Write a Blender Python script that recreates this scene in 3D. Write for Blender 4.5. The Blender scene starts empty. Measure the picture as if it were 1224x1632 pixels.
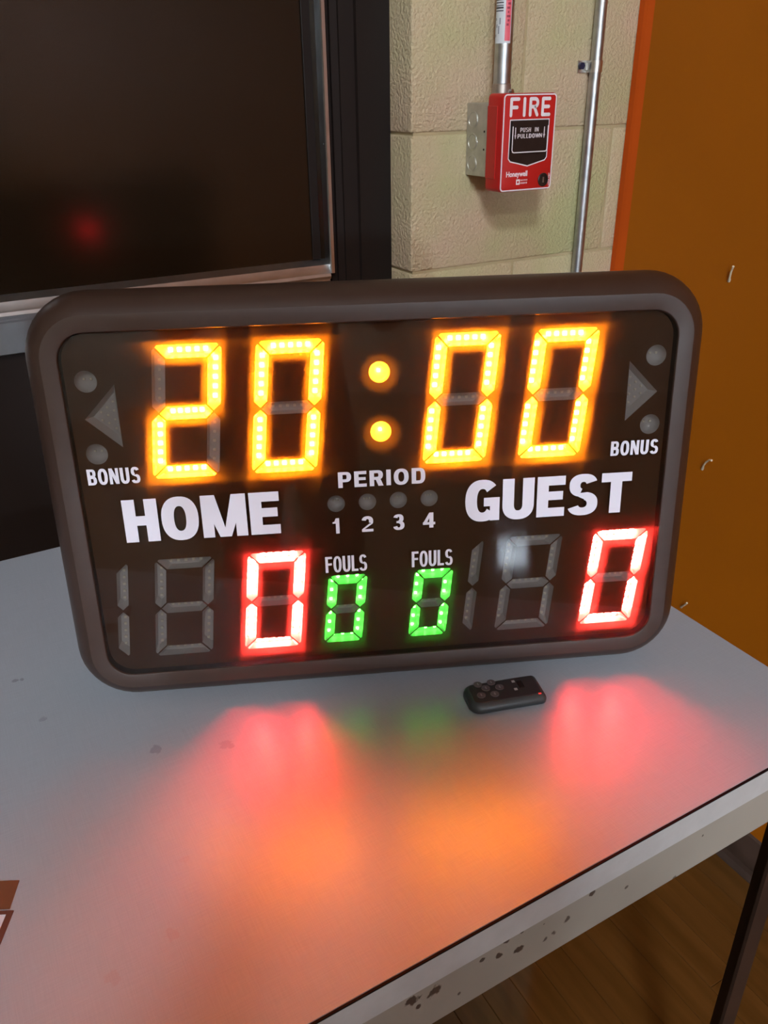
import bpy, bmesh, math, random
from mathutils import Vector, Matrix
from mathutils.geometry import delaunay_2d_cdt

random.seed(7)
C = bpy.context.scene.collection
S = bpy.context.scene
T = 0.822            # height of the table top above the floor
D = 1.1454           # y of the painted block wall
CEIL = 5.26

# ------------------------------------------------------------------ camera
def cam_matrix(yaw, pitch, roll, loc):
    cy, sy, cp, sp = math.cos(yaw), math.sin(yaw), math.cos(pitch), math.sin(pitch)
    f = Vector((-sy * cp, cy * cp, -sp)); r = Vector((cy, sy, 0)); u = r.cross(f)
    cr, sr = math.cos(roll), math.sin(roll)
    r2 = r * cr + u * sr; u2 = u * cr - r * sr
    m = Matrix((r2, u2, -f)).transposed().to_4x4(); m.translation = loc
    return m
cd = bpy.data.cameras.new('camera'); cam = bpy.data.objects.new('camera', cd); C.objects.link(cam)
cd.sensor_fit = 'VERTICAL'; cd.sensor_height = 24.0; cd.lens = 24.0 * 1295.48 / 1632.0
cd.clip_start = 0.02
cam.matrix_world = cam_matrix(-0.5077, 0.4781, -0.01454, Vector((0, 0, T + 0.5406)))
S.camera = cam

# ------------------------------------------------------------------ world, exposure, light levels
w = bpy.data.worlds.new('world'); S.world = w; w.use_nodes = True
w.node_tree.nodes['Background'].inputs[0].default_value = (0.02, 0.02, 0.022, 1)
S.view_settings.view_transform = 'Standard'; S.view_settings.look = 'None'
S.view_settings.exposure = 0.0; S.view_settings.gamma = 1.0
S.view_settings.use_curve_mapping = False
CEILING_LIGHT = 160.0          # emission of the ceiling fixtures
WINDOW_GLASS = 420.0          # daylight in the high windows at the far end
AMBER = ((1.0, 0.215, 0.003), 2500.0)
RED = ((1.0, 0.036, 0.026), 2500.0)
GREEN = ((0.06, 1.0, 0.05), 110.0)

# ------------------------------------------------------------------ materials
MATS = {}
def mat(name, col, rough=0.5, metal=0.0, spec=0.5, emit=None, var=0.0, scale=20.0, bump=0.0, bscale=200.0, col2=None, bdist=0.001, detail=4.0):
    if name in MATS: return MATS[name]
    m = bpy.data.materials.new(name); m.use_nodes = True; MATS[name] = m
    nt = m.node_tree; b = nt.nodes['Principled BSDF']
    b.inputs['Base Color'].default_value = (*col, 1); b.inputs['Roughness'].default_value = rough
    b.inputs['Metallic'].default_value = metal; b.inputs['Specular IOR Level'].default_value = spec
    if emit:
        b.inputs['Emission Color'].default_value = (*emit[0], 1); b.inputs['Emission Strength'].default_value = emit[1]
    tc = nt.nodes.new('ShaderNodeTexCoord')
    if var or col2:
        n = nt.nodes.new('ShaderNodeTexNoise'); n.inputs['Scale'].default_value = scale; n.inputs['Detail'].default_value = detail
        nt.links.new(tc.outputs['Object'], n.inputs['Vector'])
        r = nt.nodes.new('ShaderNodeValToRGB'); nt.links.new(n.outputs['Fac'], r.inputs['Fac'])
        r.color_ramp.elements[0].position = 0.35; r.color_ramp.elements[1].position = 0.65
        c2 = col2 or tuple(c * (1 + var) for c in col)
        c1 = col if col2 else tuple(c * (1 - var) for c in col)
        r.color_ramp.elements[0].color = (*c1, 1); r.color_ramp.elements[1].color = (*c2, 1)
        nt.links.new(r.outputs['Color'], b.inputs['Base Color'])
    if bump:
        n2 = nt.nodes.new('ShaderNodeTexNoise'); n2.inputs['Scale'].default_value = bscale; n2.inputs['Detail'].default_value = 5
        nt.links.new(tc.outputs['Object'], n2.inputs['Vector'])
        bp = nt.nodes.new('ShaderNodeBump'); bp.inputs['Strength'].default_value = bump; bp.inputs['Distance'].default_value = bdist
        nt.links.new(n2.outputs['Fac'], bp.inputs['Height']); nt.links.new(bp.outputs['Normal'], b.inputs['Normal'])
    return m

def spots(m, pts, colour, socket='Base Color'):
    """stains and chips: pts = (x, y, z, radius, strength) in object space, ragged by noise"""
    nt = m.node_tree; b = nt.nodes['Principled BSDF']
    tc = nt.nodes.new('ShaderNodeTexCoord')
    nz = nt.nodes.new('ShaderNodeTexNoise'); nz.inputs['Scale'].default_value = 160; nz.inputs['Detail'].default_value = 3
    nt.links.new(tc.outputs['Object'], nz.inputs['Vector'])
    acc = None
    for x, y, z, r, st in pts:
        d = nt.nodes.new('ShaderNodeVectorMath'); d.operation = 'DISTANCE'; d.inputs[1].default_value = (x, y, z)
        nt.links.new(tc.outputs['Object'], d.inputs[0])
        a = nt.nodes.new('ShaderNodeMath'); a.operation = 'MULTIPLY_ADD'; a.inputs[1].default_value = r * 2.4; a.inputs[2].default_value = -r * 1.2
        nt.links.new(nz.outputs['Fac'], a.inputs[0])
        s_ = nt.nodes.new('ShaderNodeMath'); s_.operation = 'ADD'
        nt.links.new(d.outputs['Value'], s_.inputs[0]); nt.links.new(a.outputs[0], s_.inputs[1])
        mr = nt.nodes.new('ShaderNodeMapRange'); mr.inputs['From Min'].default_value = r; mr.inputs['From Max'].default_value = r * 0.7
        mr.inputs['To Min'].default_value = 0; mr.inputs['To Max'].default_value = st
        nt.links.new(s_.outputs[0], mr.inputs['Value'])
        if acc is None: acc = mr.outputs[0]
        else:
            mx = nt.nodes.new('ShaderNodeMath'); mx.operation = 'MAXIMUM'
            nt.links.new(acc, mx.inputs[0]); nt.links.new(mr.outputs[0], mx.inputs[1]); acc = mx.outputs[0]
    mix = nt.nodes.new('ShaderNodeMix'); mix.data_type = 'RGBA'
    src = b.inputs[socket]
    if src.is_linked: nt.links.new(src.links[0].from_socket, mix.inputs[6])
    else: mix.inputs[6].default_value = src.default_value
    mix.inputs[7].default_value = (*colour, 1)
    nt.links.new(acc, mix.inputs[0]); nt.links.new(mix.outputs[2], src)

def acrylic(name, tint, haze):
    """smoked clear sheet with haze added for a halo like lens bloom"""
    m = bpy.data.materials.new(name); m.use_nodes = True; nt = m.node_tree; nt.nodes.clear(); MATS[name] = m
    out = nt.nodes.new('ShaderNodeOutputMaterial')
    tr = nt.nodes.new('ShaderNodeBsdfTransparent'); tr.inputs[0].default_value = (*tint, 1)
    tl = nt.nodes.new('ShaderNodeBsdfTranslucent'); tl.inputs[0].default_value = (0.9, 0.9, 0.9, 1)
    gl = nt.nodes.new('ShaderNodeBsdfGlossy'); gl.inputs['Roughness'].default_value = 0.03
    lw = nt.nodes.new('ShaderNodeLayerWeight'); lw.inputs['Blend'].default_value = 0.5
    p = nt.nodes.new('ShaderNodeMath'); p.operation = 'POWER'; p.inputs[1].default_value = 5
    nt.links.new(lw.outputs['Facing'], p.inputs[0])
    f = nt.nodes.new('ShaderNodeMath'); f.operation = 'MULTIPLY_ADD'; f.inputs[1].default_value = 0.9; f.inputs[2].default_value = 0.025
    nt.links.new(p.outputs[0], f.inputs[0])
    m1 = nt.nodes.new('ShaderNodeMixShader'); m1.inputs[0].default_value = haze
    nt.links.new(tr.outputs[0], m1.inputs[1]); nt.links.new(tl.outputs[0], m1.inputs[2])
    m2 = nt.nodes.new('ShaderNodeMixShader'); nt.links.new(f.outputs[0], m2.inputs[0])
    nt.links.new(m1.outputs[0], m2.inputs[1]); nt.links.new(gl.outputs[0], m2.inputs[2])
    nt.links.new(m2.outputs[0], out.inputs[0])
    return m

# ------------------------------------------------------------------ mesh helpers
def obj(name, bm, m, parent=None, smooth=None):
    me = bpy.data.meshes.new(name); bm.normal_update(); bm.to_mesh(me); bm.free()
    for x in (m if isinstance(m, (list, tuple)) else [m]): me.materials.append(x)
    if smooth is not None:
        me.shade_smooth(); me.set_sharp_from_angle(angle=math.radians(smooth))
    o = bpy.data.objects.new(name, me); C.objects.link(o)
    if parent: o.parent = parent
    return o
def empty(name, loc=(0, 0, 0), rot=(0, 0, 0)):
    o = bpy.data.objects.new(name, None); C.objects.link(o); o.location = loc; o.rotation_euler = rot; o.empty_display_size = 0.02
    return o
def tag(o, label, cat, group=None):
    o['label'] = label; o['category'] = cat
    if group: o['group'] = group
    return o
def struct(o):
    o['kind'] = 'structure'; return o
def box(bm, a, b, bev=0.0, seg=2, mi=0):
    x0, y0, z0 = a; x1, y1, z1 = b
    v = [bm.verts.new(p) for p in ((x0, y0, z0), (x1, y0, z0), (x1, y1, z0), (x0, y1, z0), (x0, y0, z1), (x1, y0, z1), (x1, y1, z1), (x0, y1, z1))]
    fs = [bm.faces.new([v[i] for i in q]) for q in ((3, 2, 1, 0), (4, 5, 6, 7), (0, 1, 5, 4), (1, 2, 6, 5), (2, 3, 7, 6), (3, 0, 4, 7))]
    for f in fs: f.material_index = mi
    if bev:
        es = list({e for f in fs for e in f.edges})
        bmesh.ops.bevel(bm, geom=es, offset=bev, segments=seg, affect='EDGES', profile=0.5)
    return bm
def B(a, b, bev=0.0, seg=2):
    return box(bmesh.new(), a, b, bev, seg)
def prism(bm, pts, axis, a, b, mi=0):
    """closed 2-D outline swept along an axis; pts are the other two coordinates in xyz order"""
    def P(p, t):
        return (t, p[0], p[1]) if axis == 'x' else (p[0], t, p[1]) if axis == 'y' else (p[0], p[1], t)
    v0 = [bm.verts.new(P(p, a)) for p in pts]; v1 = [bm.verts.new(P(p, b)) for p in pts]; n = len(pts)
    fs = [bm.faces.new(v0), bm.faces.new(v1[::-1])]
    for i in range(n): fs.append(bm.faces.new((v0[i], v1[i], v1[(i + 1) % n], v0[(i + 1) % n])))
    for f in fs: f.material_index = mi
    bmesh.ops.recalc_face_normals(bm, faces=fs)
    return bm
def tube(bm, pts, rad, n=12, mi=0, cap=True):
    pts = [Vector(p) for p in pts]; rings = []
    rads = rad if isinstance(rad, (list, tuple)) else [rad] * len(pts)
    ref = Vector((0, 0, 1)) if abs((pts[1] - pts[0]).normalized().z) < 0.9 else Vector((1, 0, 0))
    for i, p in enumerate(pts):
        t = (pts[min(i + 1, len(pts) - 1)] - pts[max(i - 1, 0)]).normalized()
        a = t.cross(ref).normalized(); b = t.cross(a)
        rings.append([bm.verts.new(p + (a * math.cos(2 * math.pi * k / n) + b * math.sin(2 * math.pi * k / n)) * rads[i]) for k in range(n)])
    fs = []
    for r0, r1 in zip(rings, rings[1:]):
        for k in range(n): fs.append(bm.faces.new((r0[k], r0[(k + 1) % n], r1[(k + 1) % n], r1[k])))
    if cap: fs += [bm.faces.new(rings[0][::-1]), bm.faces.new(rings[-1])]
    for f in fs: f.material_index = mi
    bmesh.ops.recalc_face_normals(bm, faces=fs)
    return bm
def rrect(x0, x1, z0, z1, r, n=8):
    pts = []
    for cx, cz, a0 in ((x1 - r, z1 - r, 0), (x0 + r, z1 - r, 90), (x0 + r, z0 + r, 180), (x1 - r, z0 + r, 270)):
        for k in range(n + 1):
            a = math.radians(a0 + 90 * k / n); pts.append((cx + r * math.cos(a), cz + r * math.sin(a)))
    return pts
def loft(bm, loops, cap0=False, cap1=True, mi=0):
    vs = [[bm.verts.new(p) for p in l] for l in loops]; fs = []; n = len(vs[0])
    for a, b in zip(vs, vs[1:]):
        for i in range(n): fs.append(bm.faces.new((a[i], b[i], b[(i + 1) % n], a[(i + 1) % n])))
    if cap0: fs.append(bm.faces.new(vs[0]))
    if cap1: fs.append(bm.faces.new(vs[-1][::-1]))
    for f in fs: f.material_index = mi
    return fs
def inset_poly(P, d):
    """inward offset of a convex CCW outline"""
    n = len(P); out = []
    for i in range(n):
        a, b, c = Vector(P[i - 1]), Vector(P[i]), Vector(P[(i + 1) % n])
        e1 = (b - a).normalized(); e2 = (c - b).normalized()
        n1 = Vector((-e1.y, e1.x)); n2 = Vector((-e2.y, e2.x))
        h = (n1 + n2); h = h / max(1e-6, h.dot(n1)); out.append(tuple(b + h * d))
    return out

# ------------------------------------------------------------------ heavy sans lettering drawn as strips
def se(cx, cy, rx, ry, a, e=2.35):
    c, s = math.cos(a), math.sin(a)
    return (cx + rx * math.copysign(abs(c) ** (2 / e), c), cy + ry * math.copysign(abs(s) ** (2 / e), s))
def ring(cx, cy, rx, ry, sx, sy, a0, a1, n=20):
    o = [se(cx, cy, rx, ry, math.radians(a0 + (a1 - a0) * k / n)) for k in range(n + 1)]
    i = [se(cx, cy, rx - sx, ry - sy, math.radians(a0 + (a1 - a0) * k / n)) for k in range(n + 1)]
    return [[o[k], o[k + 1], i[k + 1], i[k]] for k in range(n)]
def R(x0, y0, x1, y1): return [(x0, y0), (x1, y0), (x1, y1), (x0, y1)]
def dshape(x0, x1, y0, y1, s, h, n=16):
    """bowl open to the left, from x0 to x1"""
    ry = (y1 - y0) / 2; cy = (y0 + y1) / 2; rx = min((x1 - x0) * 0.62, ry * 1.15); cx = x1 - rx
    q = ring(cx, cy, rx, ry, s, h, -90, 90, n)
    q += [R(x0, y1 - h, cx, y1), R(x0, y0, cx, y0 + h)]
    return q
def glyph(ch, W, s):
    h = s * 0.82; q = []
    if ch == 'H': q = [R(0, 0, s, 1), R(W - s, 0, W, 1), R(s, .5 - h / 2, W - s, .5 + h / 2)]
    elif ch == 'I': q = [R(0, 0, W, 1)]
    elif ch in 'EF':
        q = [R(0, 0, s, 1), R(s, 1 - h, W, 1), R(s, .52 - h / 2 * .95, W * .93, .52 + h / 2 * .95)]
        if ch == 'E': q.append(R(s, 0, W, h))
    elif ch == 'L': q = [R(0, 0, s, 1), R(s, 0, W, h)]
    elif ch == 'T': q = [R(0, 1 - h, W, 1), R(W / 2 - s / 2, 0, W / 2 + s / 2, 1 - h)]
    elif ch == 'N': q = [R(0, 0, s * .9, 1), R(W - s * .9, 0, W, 1), [(0, 1), (W - s * 1.05, 0), (W, 0), (s * 1.05, 1)]]
    elif ch == 'M':
        t = s * .92
        q = [R(0, 0, t, 1), R(W - t, 0, W, 1), [(0, 1), (W / 2 - t * .5, 0), (W / 2, 0), (W / 2, .22), (t * 1.25, 1)],
             [(W, 1), (W - t * 1.25, 1), (W / 2, .22), (W / 2, 0), (W / 2 + t * .5, 0)]]
    elif ch in 'O0': q = ring(W / 2, .5, W / 2, .515, s, h, 0, 360, 40)
    elif ch == 'U':
        q = [R(0, .36, s, 1), R(W - s, .36, W, 1)] + ring(W / 2, .36, W / 2, .375, s, h, 180, 360)
    elif ch == 'D': q = [R(0, 0, s, 1)] + dshape(s, W, 0, 1, s, h)
    elif ch == 'P': q = [R(0, 0, s, 1)] + dshape(s, W, .36, 1, s, h * .92)
    elif ch == 'R': q = [R(0, 0, s, 1)] + dshape(s, W * .97, .40, 1, s, h * .92) + [[(W * .42, .46), (W - s * 1.12, 0), (W, 0), (W * .42 + s * 1.1, .46)]]
    elif ch == 'B': q = [R(0, 0, s, 1)] + dshape(s, W * .95, .47, 1, s * .95, h * .85) + dshape(s, W, 0, .56, s, h * .85)
    elif ch == 'G':
        q = ring(W / 2, .5, W / 2, .515, s, h, 42, 320, 34) + [R(W * .54, .36, W, .36 + h * .95), R(W - s * .82, 0.0, W, .40)]
    elif ch == 'S':
        q = ring(W / 2, .735, W * .46, .28, s * .95, h * .88, 18, 256, 24) + ring(W / 2, .275, W / 2, .29, s * .95, h * .88, 76, -162, 24)
        q += [[(W * .40, .455 + h * .42), (W * .36, .455), (W * .60, .565 - h * .88), (W * .66, .56)]]
    elif ch == '1': q = [R(W * .48, 0, W * .48 + s, 1), [(W * .08, .66), (W * .5, .66), (W * .5, .80), (W * .08, .76)], [(W * .3, .78), (W * .5, .78), (W * .5, 1)]]
    elif ch == '2':
        q = ring(W / 2, .69, W / 2, .325, s, h, 170, -30, 22) + [[(0, h * .9), (0, 0), (s * .6, h * .9), (W * .96, .53), (W * .66, .52)], R(0, 0, W, h * .95)]
    elif ch == '3': q = ring(W * .48, .735, W * .45, .28, s, h * .9, 165, -90, 20) + ring(W / 2, .28, W / 2, .295, s, h * .9, 90, -168, 22) + [R(W * .3, .445, W * .5, .58)]
    elif ch == '4': q = [R(W * .52, 0, W * .52 + s, 1), R(0, .21, W, .21 + h * .9), [(0, .21 + h * .5), (s * .9, .21 + h * .5), (W * .62, .80), (W * .62, 1), (W * .52, 1)]]
    return q
def word_mesh(word, x0, x1, z0, z1, s=.26, gap=.09, widths=None, y=0.0, bm=None):
    base = {'I': s, 'M': .98, 'E': .66, 'F': .62, 'L': .60, 'T': .72, 'P': .70, 'S': .72, 'O': .80, 'G': .80, '1': .5, '2': .6, '3': .6, '4': .66}
    ws = [(widths or {}).get(c, base.get(c, .74)) for c in word]
    tot = sum(ws) + gap * (len(word) - 1); kx = (x1 - x0) / tot; kz = z1 - z0
    bm = bm or bmesh.new(); x = x0
    for c, W in zip(word, ws):
        for qi, q in enumerate(glyph(c, W, s)):
            vs = [bm.verts.new((x + px * kx, y - .000004 * qi, z0 + pz * kz)) for px, pz in q]
            try: bm.faces.new(vs)
            except ValueError: pass
        x += (W + gap) * kx
    # solidify by a hair so the print has a body
    for f in bm.faces:
        f.normal_update()
        if f.normal.y > 0: f.normal_flip()
    g = bmesh.ops.extrude_face_region(bm, geom=list(bm.faces))
    for v in g['geom']:
        if isinstance(v, bmesh.types.BMVert): v.co.y -= 0.00015
    return bm
def stroke(bm, pts, wd, y, rnd=True, n=8):
    """flat pen stroke in the xz plane with round caps"""
    for q_, (a, b) in enumerate(zip(pts, pts[1:])):
        a = Vector(a); b = Vector(b); t = (b - a).normalized(); base = math.atan2(t.y, t.x); out = []
        for k in range(n + 1):
            th = base + math.pi / 2 + math.pi * k / n; out.append((a.x + wd / 2 * math.cos(th), a.y + wd / 2 * math.sin(th)))
        for k in range(n + 1):
            th = base - math.pi / 2 + math.pi * k / n; out.append((b.x + wd / 2 * math.cos(th), b.y + wd / 2 * math.sin(th)))
        prism(bm, out, 'y', y, y - 0.0003 - .00002 * ((q_ + len(bm.faces)) % 17))
    return bm
def print_text(name, txt, size, x, z, y, m, parent, off=0.0, sx=1.0, rot=0.0, align='LEFT'):
    cu = bpy.data.curves.new(name, 'FONT'); cu.body = txt; cu.size = size; cu.offset = off; cu.align_x = align; cu.extrude = 0.0001; cu.resolution_u = 3
    o = bpy.data.objects.new('tmp', cu); C.objects.link(o)
    dg = bpy.context.evaluated_depsgraph_get(); me = bpy.data.meshes.new_from_object(o.evaluated_get(dg)); bpy.data.objects.remove(o)
    me.transform(Matrix.Translation((x, y, z)) @ Matrix.Rotation(math.pi / 2, 4, 'X') @ Matrix.Rotation(rot, 4, 'Z') @ Matrix.Diagonal((sx, 1, 1, 1)))
    me.materials.clear(); me.materials.append(m); me.name = name
    r = bpy.data.objects.new(name, me); C.objects.link(r); r.parent = parent
    return r

# ================================================================== the room
cream = mat('block_paint_mixed_light', (.58, .405, .29), .62, col2=(.45, .425, .215), scale=5.0, bump=1.0, bscale=190, bdist=.0045, detail=3)  # pink and green mottling of mixed room light is put into the colour
mortar = mat('mortar_paint', (.40, .32, .18), .7, var=.1, bump=.4, bscale=300)
plain = mat('plain_paint', (.30, .26, .19), .7, var=.06, scale=2, bump=.2, bscale=150)
orange = mat('orange_paint', (.37, .100, .001), .6, spec=.2, var=.06, scale=2.5, bump=.12, bscale=260)
redorange = mat('trim_red_orange', (.46, .064, .002), .6, spec=.2, var=.05, scale=8, bump=.1, bscale=200)  # corner strip, redder than the wall beside it
ceilm = mat('ceiling_paint', (.40, .39, .37), .8, var=.04, scale=3)
black_metal = mat('dark_frame', (.010, .006, .005), .5, spec=.25, bump=.05, bscale=90)
alu = mat('aluminium', (.55, .55, .56), .3, metal=1.0, var=.08, scale=30)
steel = mat('galvanised_steel', (.46, .47, .48), .36, metal=1.0, var=.14, scale=55)
glassm = mat('dark_window_glass', (.011, .006, .003), .17, spec=.4, var=.25, scale=1.2)

wood = mat('plank_wood', (.085, .034, .007), .075, col2=(.118, .048, .011), scale=3.0)
nt = wood.node_tree; tcn = nt.nodes['Texture Coordinate']; oi = nt.nodes.new('ShaderNodeObjectInfo')
mp = nt.nodes.new('ShaderNodeMapping'); mp.inputs['Scale'].default_value = (14, .9, 3)
cb = nt.nodes.new('ShaderNodeCombineXYZ'); mu = nt.nodes.new('ShaderNodeMath'); mu.operation = 'MULTIPLY'; mu.inputs[1].default_value = 40
nt.links.new(oi.outputs['Random'], mu.inputs[0]); nt.links.new(mu.outputs[0], cb.inputs[1]); nt.links.new(cb.outputs[0], mp.inputs['Location'])
nt.links.new(tcn.outputs['Object'], mp.inputs['Vector'])
for n in nt.nodes:
    if n.type == 'TEX_NOISE': nt.links.new(mp.outputs[0], n.inputs['Vector'])

XR = 1.131; XL = -5.5; YB = -9.0
floor = struct(obj('floor', B((XL, YB, -.1), (XR + .1, 1.5, -.0012)), wood))
PW = .0572; k = 0; plank_mesh = {}
for i in range(26):
    x = XR - .012 - PW * (i + 1); y = -.75 + (i * .377) % .8 - .8
    while y < 1.14:
        L = (.8, 1.05, .65)[k % 3]; k += 1
        if y + L > 1.14: L = round(1.14 - y, 3)
        if L < .05: break
        if L not in plank_mesh:
            o = obj('plank', B((0, 0, -.012), (PW - .0007, L - .0008, 0), .0006, 1), wood, floor); plank_mesh[L] = o.data
        else:
            o = bpy.data.objects.new('plank', plank_mesh[L]); C.objects.link(o); o.parent = floor
        o.location = (x, y, .0002 * (k % 3)); y += L

struct(obj('ceiling', B((XL, YB, CEIL), (XR + .1, 1.5, CEIL + .1)), ceilm))
struct(obj('wall_left', B((XL - .1, YB, 0), (XL, 1.5, CEIL)), plain))
struct(obj('wall_back', B((XL, YB - .1, 0), (XR + .1, YB, CEIL)), plain))
wr = struct(obj('wall_right', B((XR, YB, 0), (XR + .1, D + .19, CEIL)), orange))
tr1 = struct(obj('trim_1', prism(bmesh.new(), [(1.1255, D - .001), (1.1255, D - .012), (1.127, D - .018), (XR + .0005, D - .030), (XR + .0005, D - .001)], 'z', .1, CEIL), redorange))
bb = prism(bmesh.new(), [(XR, 0.0), (XR - .014, 0.0), (XR - .0135, .003), (XR - .007, .012), (XR - .0045, .022), (XR - .004, .094), (XR - .001, .098), (XR, .098)], 'y', YB, D - .03)
struct(obj('baseboard_right', bb, mat('brown_vinyl', (.060, .036, .028), .35, var=.3, scale=14)))

# block wall right of the window: every block is a piece
XB0 = .6936
wf = struct(obj('wall_front', B((XB0 + .004, D + .0020, 0), (XR, D + .185, CEIL)), mortar))
zj = T + .2786; H = .2032; bm_cache = {}
kk = -6
while zj + kk * H < CEIL:
    z0 = max(0.0, zj + kk * H); z1 = min(CEIL, zj + (kk + 1) * H); joint = .8985 if kk % 2 else 1.0965
    if z1 - z0 > .01:
        for xa, xb in ((XB0, joint), (joint, XR)):
            key = (round(xb - xa, 4), round(z1 - z0, 4)); g = .0019
            if key not in bm_cache:
                lo = 0 if xa == XB0 else g; hi = xb - xa - (0 if xb == XR else g)
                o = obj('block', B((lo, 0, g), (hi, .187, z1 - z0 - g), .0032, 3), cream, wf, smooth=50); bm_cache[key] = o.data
            else:
                o = bpy.data.objects.new('block', bm_cache[key]); C.objects.link(o); o.parent = wf
            o.location = (xa, D, z0)
    kk += 1
struct(obj('wall_front', B((XL, D, 0), (-1.2, D + .185, CEIL)), plain))
struct(obj('wall_front', B((-1.2, D, 2.45), (XB0, D + .185, CEIL)), plain))

# dark window with aluminium stops left of the blocks
WT = 2.45; GY = 1.235
win = struct(empty('window_1', (0, 0, 0)))
jb = bmesh.new()
prism(jb, [(.5905, GY + .02), (.5905, 1.2235), (.5995, 1.2235), (.6002, 1.2185), (.6115, 1.2175), (.6125, 1.2150), (.6365, 1.2140), (.6385, 1.2095), (XB0, 1.2085), (XB0, GY + .02)], 'z', 0, WT)
obj('frame_post', jb, black_metal, win)
obj('frame_post', B((-1.2, 1.2085, 0), (-1.13, GY + .02, WT), .001), black_metal, win)
obj('glass_pane', B((-1.13, GY, T + .222), (.5905, GY + .008, WT)), glassm, win)
obj('lower_panel', B((-1.13, GY - .008, 0), (.5905, GY + .008, T + .224)), mat('dark_panel', (.012, .006, .004), .5, spec=.2, var=.2, scale=3), win)
ab = bmesh.new(); prism(ab, [(.5845, GY), (.5835, 1.2145), (.5850, 1.2120), (.5900, 1.2120), (.5905, 1.2130), (.5905, GY)], 'z', T + .30 - .02, WT)
st = obj('glazing_stop', ab, alu, win)
for zz in (.47, .86):
    s_ = bmesh.new(); tube(s_, [(.5832, 1.222, T + zz), (.5841, 1.222, T + zz)], .0016, 10); obj('screw', s_, steel, st)
obj('glazing_gasket', B((.562, GY - .003, T + .30), (.576, GY, WT), .001), black_metal, win)
rb = bmesh.new()
prism(rb, [(GY, T + .300), (1.2225, T + .2925), (1.2175, T + .283), (1.2145, T + .2800), (1.2125, T + .2755), (1.2140, T + .2715), (1.2170, T + .2700), (1.2170, T + .2680), (1.2140, T + .2660), (1.2140, T + .2235), (1.2160, T + .222), (GY, T + .222)], 'x', -1.13, .5838)
obj('rail', rb, alu, win, smooth=20)

# far end of the hall: two small high windows (seen as glints in the scoreboard's screen, by way of the polished floor)
daylight = mat('daylit_pane', (.6, .7, .8), .2, emit=((.72, .86, 1.0), WINDOW_GLASS))
for i, (dx, hw0, wz0, wz1) in enumerate(((-1.0, .19, 1.92, 2.28), (-4.50, .13, 1.62, 2.12))):
    d = struct(empty('window_%d' % (i + 2), (dx, YB, wz0)))
    hh0 = wz1 - wz0
    obj('pane', B((-hw0, .001, 0), (hw0, .012, hh0)), daylight, d)
    f_ = bmesh.new()
    for a, b_ in (((-hw0 - .05, -.05), (hw0 + .05, 0)), ((-hw0 - .05, hh0), (hw0 + .05, hh0 + .05)), ((-hw0 - .05, 0), (-hw0, hh0)), ((hw0, 0), (hw0 + .05, hh0))): box(f_, (a[0], .001, a[1]), (b_[0], .05, b_[1]))
    obj('window_frame', f_, black_metal, d)

# ceiling fixtures
lampm = mat('lamp_diffuser', (.8, .8, .8), .5, emit=((.86, .94, 1.0), CEILING_LIGHT))
framem = mat('white_enamel', (.7, .7, .69), .4, var=.03)
for lx, ly, lab in ((-2.51, -4.09, 'white square ceiling light in the middle of the hall'), (-3.6, -6.6, 'white square ceiling light near the far windows')):
    e = tag(empty('ceiling_light', (lx, ly, CEIL)), lab, 'ceiling light', 'square ceiling lights')
    fr = bmesh.new()
    for a, b in (((-.48, -.48), (.48, -.45)), ((-.48, .45), (.48, .48)), ((-.48, -.45), (-.45, .45)), ((.45, -.45), (.48, .45))):
        box(fr, (a[0], a[1], -.05), (b[0], b[1], 0))
    obj('frame', fr, framem, e); obj('diffuser', B((-.45, -.45, -.04), (.45, .45, -.015)), lampm, e)

# ================================================================== the table
TF, TB, TXL, TXR = .3032, 1.0487, -1.15, .6796
lam = mat('table_laminate', (.345, .362, .405), .29, var=.02, scale=5)
nt = lam.node_tree; b = nt.nodes['Principled BSDF']; tc = nt.nodes['Texture Coordinate']
# linen weave of the laminate: fine crossed threads, colour and relief
thr = []
for sc in ((700, 22, 1), (22, 700, 1)):
    mpn = nt.nodes.new('ShaderNodeMapping'); mpn.inputs['Scale'].default_value = sc
    nz = nt.nodes.new('ShaderNodeTexNoise'); nz.inputs['Scale'].default_value = 1.6; nz.inputs['Detail'].default_value = 2
    nt.links.new(tc.outputs['Object'], mpn.inputs['Vector']); nt.links.new(mpn.outputs[0], nz.inputs['Vector']); thr.append(nz.outputs['Fac'])
ad = nt.nodes.new('ShaderNodeMath'); ad.operation = 'ADD'; nt.links.new(thr[0], ad.inputs[0]); nt.links.new(thr[1], ad.inputs[1])
bp_ = nt.nodes.new('ShaderNodeBump'); bp_.inputs['Strength'].default_value = .12; bp_.inputs['Distance'].default_value = .0004
nt.links.new(ad.outputs[0], bp_.inputs['Height']); nt.links.new(bp_.outputs['Normal'], b.inputs['Normal'])
mrr = nt.nodes.new('ShaderNodeMapRange'); mrr.inputs['From Min'].default_value = .7; mrr.inputs['From Max'].default_value = 1.3
mrr.inputs['To Min'].default_value = .95; mrr.inputs['To Max'].default_value = 1.04; nt.links.new(ad.outputs[0], mrr.inputs['Value'])
mx = nt.nodes.new('ShaderNodeMix'); mx.data_type = 'RGBA'; mx.blend_type = 'MULTIPLY'; mx.inputs[0].default_value = 1
nt.links.new(b.inputs['Base Color'].links[0].from_socket, mx.inputs[6]); nt.links.new(mrr.outputs[0], mx.inputs[7]); nt.links.new(mx.outputs[2], b.inputs['Base Color'])
spots(lam, [(-.010, .776, 0, .0035, .5), (-.004, .775, 0, .0025, .5), (.089, .603, 0, .006, .35), (.147, .577, 0, .006, .22), (.152, .572, 0, .004, .25), (.005, .70, 0, .004, .3),
            (-.03, .83, 0, .004, .2)], (.10, .09, .10))
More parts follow.
